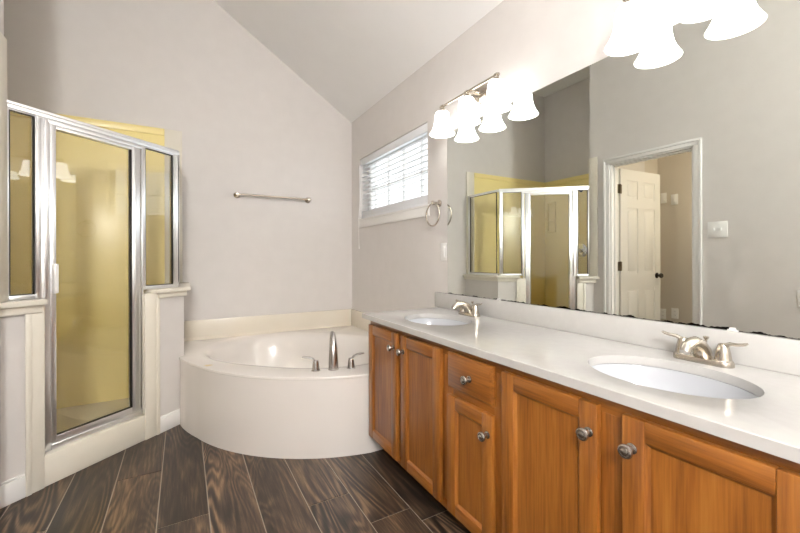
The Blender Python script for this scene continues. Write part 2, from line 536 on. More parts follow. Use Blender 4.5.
# ------------------------------------------------------------------ window
win = MB()
fx0, fx1 = 0.095, 0.135
fw = 0.045
win.box(fx0, fx1, WY0, WY0+fw, WZ0, WZ1, 0.004); win.box(fx0, fx1, WY1-fw, WY1, WZ0, WZ1, 0.004)
win.box(fx0, fx1, WY0+fw, WY1-fw, WZ0, WZ0+fw, 0.004); win.box(fx0, fx1, WY0+fw, WY1-fw, WZ1-fw, WZ1, 0.004)
for yy in (-0.30, -0.566, -0.831, -1.105):
    win.box(0.110, 0.130, yy-0.006, yy+0.006, WZ0+fw, WZ1-fw)
win.box(0.110, 0.130, WY0+fw, WY1-fw, (WZ0+WZ1)/2-0.006, (WZ0+WZ1)/2+0.006)
wobj = struct(win.build('window_1', 'trim'), 'small white framed window high on the right wall')
mb = MB(); mb.box(0.118, 0.122, WY0+fw-0.005, WY1-fw+0.005, WZ0+fw-0.005, WZ1-fw+0.005)
mb.build('window_pane', 'pane', wobj)
mb = MB()
mb.box(-0.015, 0.09, WY0-0.03, WY1+0.008, WZ0-0.014, WZ0, 0.003)
mb.box(-0.012, 0.0, WY0-0.027, WY1+0.006, WZ0-0.080, WZ0-0.014, 0.003)
struct(mb.build('trim_2', 'trim'), 'painted sill and apron under the window')

blind = thing('window_blind', (0.045, (WY0+WY1)/2, WZ0), 'white slatted blind filling the small window high on the right wall', 'blind')
by0, by1 = WY0+0.008, WY1-0.008
mb = MB(); mb.box(0.02, 0.072, by0, by1, WZ1-0.045, WZ1-0.001, 0.003); mb.box(0.010, 0.020, by0-0.006, by1+0.006, WZ1-0.062, WZ1-0.0005, 0.002)
mb.build('headrail', 'blind_white', blind)
mb = MB()
zz = WZ0+0.115
while zz < WZ1-0.07:
    mb.box(0.022, 0.070, by0, by1, zz-0.0012, zz+0.0012, 0, Matrix.Rotation(math.radians(-12), 3, 'Y'), (0.046, 0, zz))
    zz += 0.042
mb.build('slats', 'slat', blind)
mb = MB(); mb.box(0.02, 0.072, by0, by1, WZ0+0.004, WZ0+0.026, 0.003)
for k in range(12):
    mb.box(0.0205, 0.0705, by0, by1, WZ0+0.0265+k*0.0043, WZ0+0.0303+k*0.0043, 0.001)
mb.build('bottom_rail', 'blind_white', blind)
for yy in (-1.20, -0.93, -0.66, -0.36):
    mb = MB()
    for xx in (0.0215, 0.0705):
        mb.box(xx-0.0008, xx+0.0008, yy-0.0015, yy+0.0015, WZ0+0.01, WZ1-0.05)
    mb.build('ladder_cord', 'plastic', blind)
mb = MB(); mb.tube([(0.012, -0.235, WZ1-0.06), (-0.028, -0.235, WZ0+0.02), (-0.03, -0.238, 1.36), (-0.028, -0.24, 1.235)], [0.0026, 0.0026, 0.0026, 0.0026], 8, 1.0, (0, 1, 0))
mb.lathe([(0.0, -0.02), (0.005, -0.018), (0.003, 0.014), (0.0, 0.016)], (-0.028, -0.24, 1.225), 'z', 10)
mb.build('pull_cord', 'plastic', blind)

# ------------------------------------------------------------------ knee walls of the shower, caps and trim
TOPK, CAPT = 0.900, 0.925
KR = [E(0.19, 0.05), (-1.465, -0.541), (-1.465, 0.0), (-1.575, 0.0), E(0.05, -0.06), E(0.19, -0.06)]
mb = MB(); mb.prism(KR, 0, TOPK)
struct(mb.build('wall_knee_right', 'wall', smooth=False))
KL = [E(0.785, 0.05), (XC, E(0.939, 0.05)[1]), (XC, YR), E(0.90, -0.06), E(0.785, -0.06)]
mb = MB(); mb.prism(KL, 0, TOPK)
struct(mb.build('wall_knee_left', 'wall', smooth=False))
mb = MB()
# right cap with its cove strip, post facing and end board
mb.prism([E(0.215, 0.09), E(-0.026, 0.092), (-1.425, 0.0), (-1.60, 0.0), E(0.06, -0.075), E(0.215, -0.075)], TOPK, CAPT, 0.005)
mb.prism([E(0.188, 0.068), E(-0.016, 0.07), (-1.445, 0.0), (-1.465, 0.0), (-1.465, -0.541), E(0.188, 0.05)], TOPK-0.035, TOPK, 0.005)
ebox(mb, 0.184, 0.272, 0.05, 0.060, 0.0, TOPK-0.0, 0.003)
ebox(mb, 0.178, 0.200, 0.060, 0.066, 0.0, TOPK-0.035, 0.003)
ebox(mb, 0.190, 0.262, -0.06, 0.05, 0.155, TOPK, 0.003)
struct(mb.build('trim_3', 'cream'), 'cream cap and facing on the knee wall between shower and tub')
mb = MB()
mb.prism([E(0.788, 0.095), E(0.788, -0.075), E(0.88, -0.075), (XC, YR), (XC+0.0, E(0.978, 0.095)[1]), E(0.978, 0.095)], TOPK, CAPT, 0.005)
mb.prism([E(0.792, 0.07), E(0.792, 0.05), (XC, E(0.939, 0.05)[1]), (XC, E(0.958, 0.07)[1])], TOPK-0.04, TOPK, 0.004)
ebox(mb, 0.782, 0.850, 0.05, 0.060, 0.0, TOPK, 0.003)
ebox(mb, 0.834, 0.858, 0.060, 0.066, 0.0, TOPK-0.04, 0.003)
ebox(mb, 0.777, 0.785, -0.06, 0.055, 0.155, TOPK, 0.002)
struct(mb.build('trim_4', 'cream'), 'cream cap and facing on the knee wall by the doorway')
# upright cream strips where the surround ends
mb = MB(); mb.box(XC, XC+0.010, YR-0.085, YR-0.0, CAPT, 2.135, 0.003)
mb.box(XC-0.03, XC+0.010, YR, YR+0.006, CAPT, 2.135, 0.002)
struct(mb.build('trim_5', 'cream'), 'cream upright strip beside the shower on the left wall')
mb = MB(); mb.box(-1.595, -1.474, -0.016, 0.0, CAPT, 2.145, 0.004)
struct(mb.build('trim_6', 'cream'), 'cream upright strip beside the shower on the back wall')

# baseboards
mb = MB()
bl_ = [E(0.845, 0.05), (XC, E(0.939, 0.05)[1])]
mb.prism([E(0.856, 0.05), E(0.856, 0.062), E(0.953, 0.062), (XC, E(0.939, 0.05)[1])], 0, 0.10, 0.003)
mb.prism([E(0.856, 0.05), E(0.856, 0.058), E(0.943, 0.058), (XC, E(0.939, 0.05)[1])], 0.10, 0.112, 0.003)
struct(mb.build('baseboard_shower_left', 'trim'))
mb = MB()
mb.prism([E(0.180, 0.05), E(0.180, 0.062), E(-0.003, 0.062), (-1.4655, -0.541)], 0, 0.092, 0.003)
mb.prism([E(0.180, 0.05), E(0.180, 0.058), E(-0.003, 0.058), (-1.4655, -0.541)], 0.092, 0.104, 0.003)
struct(mb.build('baseboard_shower_right', 'trim'))
mb = MB(); mb.box(XC, XC+0.014, YB, DY0-cw, 0, 0.1, 0.004)
struct(mb.build('baseboard_left', 'trim'))

# ------------------------------------------------------------------ shower surround, pan, fittings
sur = thing('shower_surround', (-2.3, -0.4, 0.0), 'glossy yellowed fibreglass lining on the shower alcove walls', 'shower surround')
SZ = 2.145
mb = MB()
mb.box(XA, -1.595, -0.012, 0.0, 0.06, SZ, 0.002); mb.box(XA, -1.595, -0.022, 0.0, SZ-0.055, SZ, 0.006)
mb.build('back_panel', 'surround', sur)
mb = MB()
mb.box(XA, XA+0.012, YR, -0.012, 0.06, SZ, 0.002); mb.box(XA, XA+0.022, YR, -0.012, SZ-0.055, SZ, 0.006)
side = mb.build('side_panel', 'surround', sur)
mb = MB()
nx0, nx1 = XA+0.012, XA+0.032
for (ya, yb_, za, zb) in ((-0.075, -0.06, 1.46, 1.86), (-0.195, -0.18, 1.46, 1.86), (-0.195, -0.06, 1.845, 1.865), (-0.195, -0.06, 1.455, 1.475), (-0.195, -0.06, 1.60, 1.615)):
    mb.box(nx0, nx1, ya, yb_, za, zb, 0.005)
mb.build('soap_niche', 'surround', side)
mb = MB()
mb.box(XA, XC-0.03, YR, YR+0.012, 0.06, SZ, 0.002); mb.box(XA, XC-0.03, YR, YR+0.022, SZ-0.055, SZ, 0.006)
mb.build('return_panel', 'surround', sur)

mb = MB()
pan = [E(0.785, -0.04), E(0.19, -0.04), E(0.19, -0.062), E(0.05, -0.062), (-1.575, -0.012), (XA+0.012, -0.012), (XA+0.012, YR+0.012), E(0.90, -0.06), E(0.765, -0.06)]
mb.prism(pan, 0.0, 0.06)
ebox(mb, 0.262, 0.782, -0.05, 0.056, 0.0, 0.155, 0.006)
base_o = tag(mb.build('shower_pan', 'cream'), 'cream shower pan with raised curb below the glass door', 'shower pan')
mb = MB(); mb.lathe([(0, 0), (0.055, 0), (0.055, 0.003), (0.04, 0.004), (0, 0.002)], (-2.25, -0.55, 0.06), 'z', 24)
mb.build('drain', 'chrome', base_o)

val = thing('shower_valve', (XA+0.012, -0.56, 1.205), 'round chrome shower valve on the yellow alcove side wall', 'shower valve')
mb = MB(); mb.lathe([(0.0, 0.0), (0.085, 0.0), (0.085, 0.004), (0.07, 0.012), (0.03, 0.016), (0.0, 0.016)], (XA+0.012, -0.56, 1.205), 'x', 32)
mb.build('escutcheon', 'chrome', val)
mb = MB(); mb.lathe([(0.0, 0.015), (0.024, 0.015), (0.026, 0.05), (0.018, 0.062), (0, 0.064)], (XA+0.012, -0.56, 1.205), 'x', 20)
mb.tube([(XA+0.06, -0.56, 1.205), (XA+0.066, -0.585, 1.17), (XA+0.07, -0.605, 1.14)], [0.010, 0.008, 0.006], 10, 1.0, (1, 0, 0))
mb.build('lever', 'chrome', val)
shd = thing('shower_sprayer', (XA+0.012, -0.56, 1.97), 'dark shower head on a bent arm above the glass in the alcove', 'shower head')
mb = MB(); mb.lathe([(0, 0), (0.03, 0), (0.028, 0.006), (0.012, 0.012), (0, 0.012)], (XA+0.012, -0.56, 1.96), 'x', 20)
mb.tube([(XA+0.014, -0.56, 1.96), (XA+0.07, -0.56, 1.965), (XA+0.12, -0.56, 1.945), (XA+0.15, -0.56, 1.91)], 0.010, 12)
mb.build('shower_arm', 'bronze', shd)
mb = MB()
q = Matrix.Rotation(math.radians(145), 3, 'Y')
mb.lathe([(0, -0.01), (0.012, -0.01), (0.014, 0.015), (0.036, 0.045), (0.038, 0.056), (0.0, 0.058)], (XA+0.15, -0.56, 1.912), q, 22)
mb.build('spray_face', 'bronze', shd)

# ------------------------------------------------------------------ shower enclosure (aluminium and glass)
HZ0, HZ1 = 1.802, 1.855
enc = thing('shower_enclosure', (*E(0.45, 0.0), 0.155), 'bright aluminium framed glass shower enclosure with yellow walls behind', 'shower enclosure')
mb = MB()
SEND = 0.925
ebox(mb, 0.004, SEND, -0.02, 0.02, HZ0+0.022, HZ1, 0.004)
ebox(mb, 0.004, SEND, 0.012, 0.026, HZ1-0.012, HZ1+0.003, 0.003)
ebox(mb, 0.255, 0.755, -0.018, 0.018, HZ0, HZ0+0.022, 0.002)
mb.box(-1.53, -1.49, -0.512, -0.017, HZ0+0.03, HZ1, 0.004)
mb.build('header_rail', 'aluminium', enc)
def post(name, s0, s1, z0, ribs=()):
    mb = MB()
    ebox(mb, s0, s1, -0.018, 0.018, z0, HZ0+0.024, 0.003)
    for a, b_, d in ribs:
        ebox(mb, a, b_, 0.010, d, z0, HZ0+0.022, 0.003)
    return mb.build(name, 'aluminium', enc)
post('corner_post', 0.006, 0.042, CAPT, ((0.008, 0.020, 0.022),))
post('latch_post', 0.735, 0.795, CAPT, ((0.772, 0.792, 0.022), (0.742, 0.760, 0.026)))
post('hinge_post', 0.262, 0.236, CAPT)
post('wall_jamb', 0.893, SEND, CAPT)
mb = MB(); mb.box(-1.53, -1.495, -0.048, -0.017, CAPT, HZ0+0.03, 0.003)
mb.build('wall_jamb', 'aluminium', enc)
mb = MB()
for s0, s1 in ((0.735, 0.775), (0.264, 0.252)):
    ebox(mb, s0, s1, -0.02, 0.02, 0.155, HZ0, 0.003)
ebox(mb, 0.264, 0.735, -0.022, 0.024, 0.155, 0.182, 0.004)
ebox(mb, 0.264, 0.735, 0.010, 0.020, 0.182, 0.196, 0.002)
mb.build('door_track', 'aluminium', enc)
def fixed_panel(s0, s1):
    mb = MB()
    ebox(mb, s0-0.008, s1+0.008, -0.015, 0.015, CAPT, CAPT+0.022, 0.003)
    rail = mb.build('sill_rail', 'aluminium', enc)
    mb = MB()
    z0, z1 = CAPT+0.022, HZ0+0.016
    for a, b_, c_, d_ in ((s0, s0+0.004, z0, z1), (s1-0.004, s1, z0, z1), (s0, s1, z0, z0+0.004), (s0, s1, z1-0.005, z1)):
        ebox(mb, a, b_, 0.004, 0.0145, c_, d_)
    mb.build('gasket', 'gasket', rail)
    mb = MB(); ebox(mb, s0-0.008, s1+0.008, -0.012, 0.012, HZ0+0.013, HZ0+0.0225, 0.002)
    mb.build('top_rail', 'aluminium', enc)
    mb = MB(); ebox(mb, s0-0.004, s1+0.004, -0.003, 0.003, z0-0.005, z1+0.005)
    mb.build('glass_panel', 'glass', enc)
fixed_panel(0.044, 0.236)
fixed_panel(0.797, 0.892)
mb = MB()
mb.box(-1.527, -1.497, -0.50, -0.045, CAPT, CAPT+0.022, 0.003)
rail = mb.build('sill_rail', 'aluminium', enc)
mb = MB()
for ya, yb_, za, zb in ((-0.484, -0.480, CAPT+0.022, HZ0+0.03), (-0.054, -0.050, CAPT+0.022, HZ0+0.03), (-0.484, -0.05, CAPT+0.022, CAPT+0.026), (-0.484, -0.05, HZ0+0.026, HZ0+0.031)):
    mb.box(-1.508, -1.4975, ya, yb_, za, zb)
mb.build('gasket', 'gasket', rail)
mb = MB(); mb.box(-1.514, -1.508, -0.488, -0.046, CAPT+0.018, HZ0+0.034)
mb.build('glass_panel', 'glass', enc)
# swinging door: frame, glass, gasket, handle
D0, D1, DB0, DB1 = 0.297, 0.735, 0.190, HZ0-0.002
mb = MB()
fs = 0.028
ebox(mb, D0-0.025, D0+fs, -0.014, 0.022, DB0, DB1, 0.004); ebox(mb, D1-fs+0.004, D1, -0.014, 0.022, DB0, DB1, 0.004)
ebox(mb, D0+fs, D1-fs+0.004, -0.014, 0.022, DB1-0.020, DB1, 0.004); ebox(mb, D0+fs, D1-fs+0.004, -0.014, 0.022, DB0, DB0+0.030, 0.004)
ebox(mb, D0+0.006, D0+0.016, 0.022, 0.027, DB0, DB1, 0.002)
sd = mb.build('shower_door', 'aluminium', enc)
mb = MB()
g0, g1, h0, h1 = D0+fs, D1-fs+0.004, DB0+0.030, DB1-0.020
for a, b_, c_, d_ in ((g0, g0+0.004, h0, h1), (g0, g1, h0, h0+0.003), ):
    ebox(mb, a, b_, 0.002, 0.0215, c_, d_)
mb.build('gasket', 'gasket', sd)
mb = MB(); ebox(mb, g0-0.004, g1+0.004, -0.003, 0.003, h0-0.004, h1+0.004)
mb.build('glass_panel', 'glass', sd)
mb = MB(); ebox(mb, 0.712, 0.732, 0.020, 0.045, 0.945, 1.095, 0.005)
mb.build('handle', 'plastic', sd)

# ------------------------------------------------------------------ corner bathtub
TC, TR = Vector((-0.338, -0.440)), 1.136
TX0, TYE, RIM = -1.463, -1.559, 0.455
tub = thing('corner_bathtub', (-0.72, -0.72, 0.0), 'glossy off white corner bathtub with a curved front apron', 'bathtub')
C0 = Vector((-0.70, -0.70))
def outline(a, off=0.0):
    d = Vector((math.cos(a), math.sin(a)))
    best = 9.0
    # straight walls
    lim = [(0, -0.003), (0, None)]
    if d.x > 1e-6: best = min(best, (-0.003-C0.x)/d.x)
    if d.x < -1e-6:
        t1 = (TX0-C0.x)/d.x
        t2 = (NV.dot(O)+0.0515-NV.dot(C0))/NV.dot(d) if NV.dot(d) < -1e-6 else 0.0
        best = min(best, max(t1, t2 if C0.x+d.x*t1 > -9 and t2 < 2 and C0.y+d.y*t1 < -0.5 else t1))
    if d.y > 1e-6: best = min(best, (-0.003-C0.y)/d.y)
    if d.y < -1e-6: best = min(best, (TYE-off*0-C0.y)/d.y) if C0.x+d.x*((TYE-C0.y)/d.y) > -0.535 else best
    r = TR+off+0.024*max(0.0, min(1.0, (C0.y+0.78*d.y+0.86)/0.26))*(1 if d.x < 0 else 0)
    w = C0-TC
    b = w.dot(d); c = w.dot(w)-r*r
    t = -b+math.sqrt(b*b-c)
    return min(best, t) if (d.y < 0.3*abs(d.x) and d.x < 0.3*abs(d.y)) else best
keys = [math.atan2(-0.003-C0.y, -0.003-C0.x), math.atan2(-0.003-C0.y, TX0-C0.x)]
keys.append(math.atan2(TC.y-math.sqrt(TR**2-(TX0-TC.x)**2)-C0.y, TX0-C0.x))
keys.append(math.atan2(TYE-C0.y, TC.x-math.sqrt(TR**2-(TYE-TC.y)**2)-C0.x))
keys.append(math.atan2(TYE-C0.y, -0.003-C0.x))
angs = sorted([2*PI*i/120-PI for i in range(120)]+keys)
angs = [a for i, a in enumerate(angs) if i == 0 or a-angs[i-1] > 1e-3]
def out_ring(off, z, inset=0.0):
    return [Vector((C0.x+math.cos(a)*(outline(a, off)-inset), C0.y+math.sin(a)*(outline(a, off)-inset), z)) for a in angs]
mb = MB()
mb.rings([out_ring(0.0, 0.0), out_ring(0.0, RIM-0.012)], False, False)
mb.build('apron', 'tub', tub)
UL = Vector((-0.7071, 0.7071)); US = Vector((-0.7071, -0.7071))
def basin(sl, ss, z, sh=0.0, p=2.4):
    r = []
    for a in angs:
        # direction in rotated frame
        d = Vector((math.cos(a), math.sin(a)))
        u, w = d.dot(UL), d.dot(US)
        k = (abs(u/sl)**p+abs(w/ss)**p)**(-1/p)
        q = C0+d*k+US*sh
        r.append(Vector((q.x, q.y, z)))
    return r
mb = MB()
mb.rings([out_ring(0.0, RIM-0.018, 0.002), out_ring(0.004, RIM-0.014), out_ring(0.004, RIM-0.005), out_ring(0.002, RIM-0.001), out_ring(0.0, RIM, 0.004),
          basin(0.745, 0.535, RIM), basin(0.715, 0.505, RIM-0.004), basin(0.690, 0.482, RIM-0.016), basin(0.668, 0.462, RIM-0.040), basin(0.640, 0.437, 0.33), basin(0.60, 0.40, 0.16), basin(0.54, 0.35, 0.105), basin(0.42, 0.26, 0.088)], False, True)
mb.build('basin', 'tub', tub, angle=50)
mb = MB()
mb.box(TX0, -0.001, -0.024, -0.001, RIM-0.005, 0.613, 0.006)
mb.box(-0.024, -0.001, TYE+0.02, -0.024, RIM-0.005, 0.613, 0.006)
for k in range(5):    # cove where the ledge meets the deck
    a = (k+0.5)/5*PI/2
    rr = 0.022
    mb.box(TX0, -0.024, -0.024-rr*(1-math.sin(a))-0.001, -0.022, RIM-0.005, RIM+rr*(1-math.cos(a)))
mb.build('splash_ledge', 'tub_ledge', tub)

def tub_handle(x, y, sgn, label):
    t = thing('tub_faucet_handle', (x, y, RIM), label, 'faucet handle', 'faucet handles on the tub rim')
    mb = MB(); mb.lathe([(0, 0), (0.027, 0), (0.027, 0.004), (0.0235, 0.007), (0.0205, 0.025), (0.0185, 0.045), (0.015, 0.060), (0, 0.064)], (x, y, RIM), 'z', 24)
    mb.build('base', 'steel', t)
    d = Vector((0.97, -0.25, 0))*sgn
    p = Vector((x, y, RIM+0.055))
    mb = MB(); mb.tube([p-Vector((0, 0, 0.008)), p+d*0.016+Vector((0, 0, 0.014)), p+d*0.036+Vector((0, 0, 0.024)), p+d*0.062+Vector((0, 0, 0.028)), p+d*0.080+Vector((0, 0, 0.029))], [0.015, 0.015, 0.013, 0.012, 0.007], 12, 0.5)
    mb.build('lever', 'steel', t)
tub_handle(-0.790, -1.345, -1, 'left steel lever handle on the tub rim, pointing toward the shower')
tub_handle(-0.588, -1.398, 1, 'right steel lever handle on the tub rim, pointing toward the vanity')
t = thing('tub_spout', (-0.690, -1.370, RIM), 'tall tapered steel tub spout standing between the two lever handles', 'tub faucet')
mb = MB()
d = Vector((0.27, 0.96, 0))
path = [(0, 0.0), (0.0, 0.05), (0.004, 0.10), (0.014, 0.145), (0.034, 0.178), (0.065, 0.197), (0.098, 0.196), (0.125, 0.180)]
rad = [0.030, 0.0285, 0.026, 0.0230, 0.0195, 0.0165, 0.0150, 0.0140]
mb.tube([Vector((-0.690, -1.370, RIM+h))+d*r for r, h in path], rad, 20, 1.0, (-d.y, d.x, 0))
mb.build('spout_body', 'steel', t)
mb = MB(); mb.lathe([(0, 0), (0.033, 0), (0.033, 0.003), (0.030, 0.005), (0, 0.005)], (-0.690, -1.370, RIM), 'z', 26)
mb.build('base_ring', 'steel', t)

# ------------------------------------------------------------------ vanity cabinet
VY0, VY1 = -3.425, -1.562
FX = -0.535                # face frame front
VT = 0.770
van = thing('vanity_cabinet', (-0.27, (VY0+VY1)/2, 0.0), 'honey oak vanity cabinet with recessed panel doors along the right wall', 'cabinet')
def oakbox(mb, x0, x1, y0, y1, z0, z1, grain, bev=0.0):
    mb.mi = 0 if grain == 'v' else 1
    mb.box(x0, x1, y0, y1, z0, z1, bev)
mb = MB()
CB = 0.092
oakbox(mb, FX+0.02, -0.003, VY1-0.018, VY1, CB, VT, 'v')
oakbox(mb, FX+0.02, -0.003, VY0, VY0+0.018, CB, VT, 'v')
oakbox(mb, FX+0.02, -0.003, VY0+0.018, VY1-0.018, CB, CB+0.018, 'h')
oakbox(mb, -0.02, -0.003, VY0+0.018, VY1-0.018, CB+0.018, VT, 'v')
mb.build('carcass', ['oak_v', 'oak_h'], van)
mb = MB()
oakbox(mb, FX, FX+0.02, VY0, VY1, VT-0.045, VT, 'h', 0.001)
oakbox(mb, FX, FX+0.02, VY0, VY1, CB, CB+0.04, 'h', 0.001)
for a, b_ in ((VY1-0.055, VY1), (-2.33, -2.258), (-2.63, -2.56), (-3.025, -2.94), (VY0, VY0+0.08), (-1.94, -1.89)):
    oakbox(mb, FX, FX+0.02, a, b_, CB+0.04, VT-0.045, 'v', 0.001)
oakbox(mb, FX, FX+0.02, -2.56, -2.33, 0.56, 0.615, 'h', 0.001)
mb.build('face_frame', ['oak_v', 'oak_h'], van)
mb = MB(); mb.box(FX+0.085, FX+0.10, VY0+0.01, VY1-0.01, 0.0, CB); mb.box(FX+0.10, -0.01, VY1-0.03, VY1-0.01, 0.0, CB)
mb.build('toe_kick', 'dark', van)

def knob(parent, y, z):
    mb = MB()
    x = FX-0.021
    y += 0.003; z -= 0.003
    prof = [(0.0, 0), (0.0125, 0), (0.0125, 0.002), (0.0075, 0.004), (0.006, 0.016), (0.009, 0.019), (0.0155, 0.023), (0.0170, 0.027), (0.0155, 0.031), (0.0125, 0.0325), (0.0120, 0.0315), (0.0085, 0.0315), (0.0080, 0.0335), (0.004, 0.035), (0.0, 0.0352)]
    mb.lathe([(r, -h) for r, h in prof], (x, y, z), 'x', 28)
    mb.build('knob', 'knob', parent)

def panel_door(y0, y1, z0, z1, ky, kz):
    mb = MB()
    st = 0.052
    xa, xb = FX-0.0205, FX-0.0005
    oakbox(mb, xa, xb, y0, y0+st, z0, z1, 'v', 0.003); oakbox(mb, xa, xb, y1-st, y1, z0, z1, 'v', 0.003)
    oakbox(mb, xa, xb, y0+st, y1-st, z0, z0+st*0.9, 'h', 0.003); oakbox(mb, xa, xb, y0+st, y1-st, z1-st*0.95, z1, 'h', 0.003)
    # sloped sticking round the recessed panel
    def frame_slope(a0, a1, b0, b1):
        k = 0.009
        outer = [(xa+0.003, a0, b0), (xa+0.003, a1, b0), (xa+0.003, a1, b1), (xa+0.003, a0, b1)]
        inner = [(xa+0.011, a0+k, b0+k), (xa+0.011, a1-k, b0+k), (xa+0.011, a1-k, b1-k), (xa+0.011, a0+k, b1-k)]
        for i in range(4):
            j = (i+1) % 4
            mb.mi = 1 if i in (0, 2) else 0
            mb._add([outer[i], outer[j], inner[j], inner[i]], [(0, 1, 2, 3)])
    frame_slope(y0+st, y1-st, z0+st*0.9, z1-st*0.95)
    oakbox(mb, xa+0.0105, xb-0.002, y0+st-0.004, y1-st+0.004, z0+st*0.9-0.004, z1-st*0.95+0.004, 'v')
    o = mb.build('door', ['oak_v', 'oak_h'], van)
    knob(o, ky, kz)
DZ0, DZ1 = 0.112, 0.744
panel_door(-1.899, -1.576, DZ0, DZ1, -1.878, 0.676)
panel_door(-2.265, -1.944, DZ0, DZ1, -1.972, 0.674)
panel_door(-2.569, -2.313, DZ0, 0.577, -2.551, 0.510)
panel_door(-2.948, -2.613, DZ0, DZ1, -2.929, 0.671)
panel_door(-3.336, -3.011, DZ0, DZ1, -3.038, 0.675)
mb = MB()
xa, xb = FX-0.0205, FX-0.0005
mb.mi = 1
ya, yb_, za, zb = -2.569, -2.313, 0.606, 0.746
k = 0.014
mb.box(xa+0.008, xb, ya, yb_, za, zb, 0.002)
mb.poly([(xa+0.008, ya+0.002, za+0.002), (xa+0.008, yb_-0.002, za+0.002), (xa+0.008, yb_-0.002, zb-0.002), (xa+0.008, ya+0.002, zb-0.002)],
        [(xa, ya+k, za+k), (xa, yb_-k, za+k), (xa, yb_-k, zb-k), (xa, ya+k, zb-k)])
o = mb.build('drawer', ['oak_v', 'oak_h'], van)
knob(o, -2.456, 0.676)

# ------------------------------------------------------------------ countertop with two oval cut-outs
CTZ, CTT = 0.797, 0.027
CY0, CY1, CXF = VY0-0.02, -1.502, -0.5624
SINKS = [(-0.302, -1.893), (-0.302, -2.985)]
SA, SB = 0.160, 0.204     # x and y half sizes
top = thing('vanity_countertop', (-0.28, (CY0+CY1)/2, CTZ-CTT), 'long white vanity countertop with two oval sink openings', 'countertop')
mb = MB()
ym = (SINKS[0][1]+SINKS[1][1])/2
NSEG = 64
def rect_hit(cx, cy_, a, x0, x1, y0, y1):
    dx, dy = math.cos(a), math.sin(a)
    t = 9
    if dx > 1e-9: t = min(t, (x1-cx)/dx)
    if dx < -1e-9: t = min(t, (x0-cx)/dx)
    if dy > 1e-9: t = min(t, (y1-cy_)/dy)
    if dy < -1e-9: t = min(t, (y0-cy_)/dy)
    return cx+dx*t, cy_+dy*t
for (sx, sy), (y0, y1) in zip(SINKS, ((ym, CY1), (CY0, ym))):
    cs = [math.atan2(yy-sy, xx-sx) for xx in (CXF, -0.003) for yy in (y0, y1)]
    an = sorted([2*PI*i/NSEG-PI for i in range(NSEG)]+cs)
    an = [a for i, a in enumerate(an) if i == 0 or a-an[i-1] > 1e-4]
    ro = [rect_hit(sx, sy, a, CXF, -0.003, y0, y1) for a in an]
    ri = []
    for a in an:
        kk = 1/math.sqrt((math.cos(a)/SA)**2+(math.sin(a)/SB)**2)
        ri.append((sx+kk*math.cos(a), sy+kk*math.sin(a)))
    def inner(e, z):
        return [Vector((sx+(x-sx)*(1+e), sy+(y-sy)*(1+e), z)) for x, y in ri]
    mb.rings([[Vector((x, y, CTZ-CTT)) for x, y in ro], [Vector((x, y, CTZ-0.002)) for x, y in ro],
              [Vector((x+(0.002 if x < CXF+1e-4 else 0), y, CTZ)) for x, y in ro],
              inner(0.012, CTZ), inner(0.003, CTZ-0.0008), inner(0.0, CTZ-0.003), inner(0.0, CTZ-CTT)], False, False)
bmesh.ops.remove_doubles(mb.bm, verts=mb.bm.verts[:], dist=1e-5)
mb.build('slab', 'counter', top, angle=30)
mb = MB(); mb.box(-0.022, -0.003, CY0, -1.468, CTZ+0.0005, 0.8935, 0.003)
mb.build('backsplash', 'counter', top)

# sinks
def make_sink(sx, sy, label):
    t = thing('oval_sink', (sx, sy, CTZ-CTT-0.15), label, 'sink', 'oval undermount sinks')
    mb = MB()
    def el(k, z):
        return [Vector((sx+SA*k*math.cos(2*PI*i/56), sy+SB*k*math.sin(2*PI*i/56), z)) for i in range(56)]
    zt = CTZ-CTT-0.0015
    mb.rings([el(1.10, zt-0.012), el(1.10, zt), el(1.0, zt), el(0.985, zt-0.006), el(0.955, zt-0.03), el(0.88, zt-0.07), el(0.74, zt-0.105), el(0.52, zt-0.128), el(0.30, zt-0.138), el(0.13, zt-0.142)], False, True)
    mb.build('basin', 'porcelain', t)
    mb = MB(); mb.lathe([(0, 0), (0.022, 0), (0.022, 0.003), (0.016, 0.004), (0.0, 0.006)], (sx, sy, zt-0.142), 'z', 24)
    mb.build('drain', 'chrome', t)
    return t
s1 = make_sink(*SINKS[0], 'white oval undermount sink at the far end of the counter, nearer the window')
copy_thing(s1, (0, SINKS[1][1]-SINKS[0][1], 0), 'white oval undermount sink at the near right end of the counter')

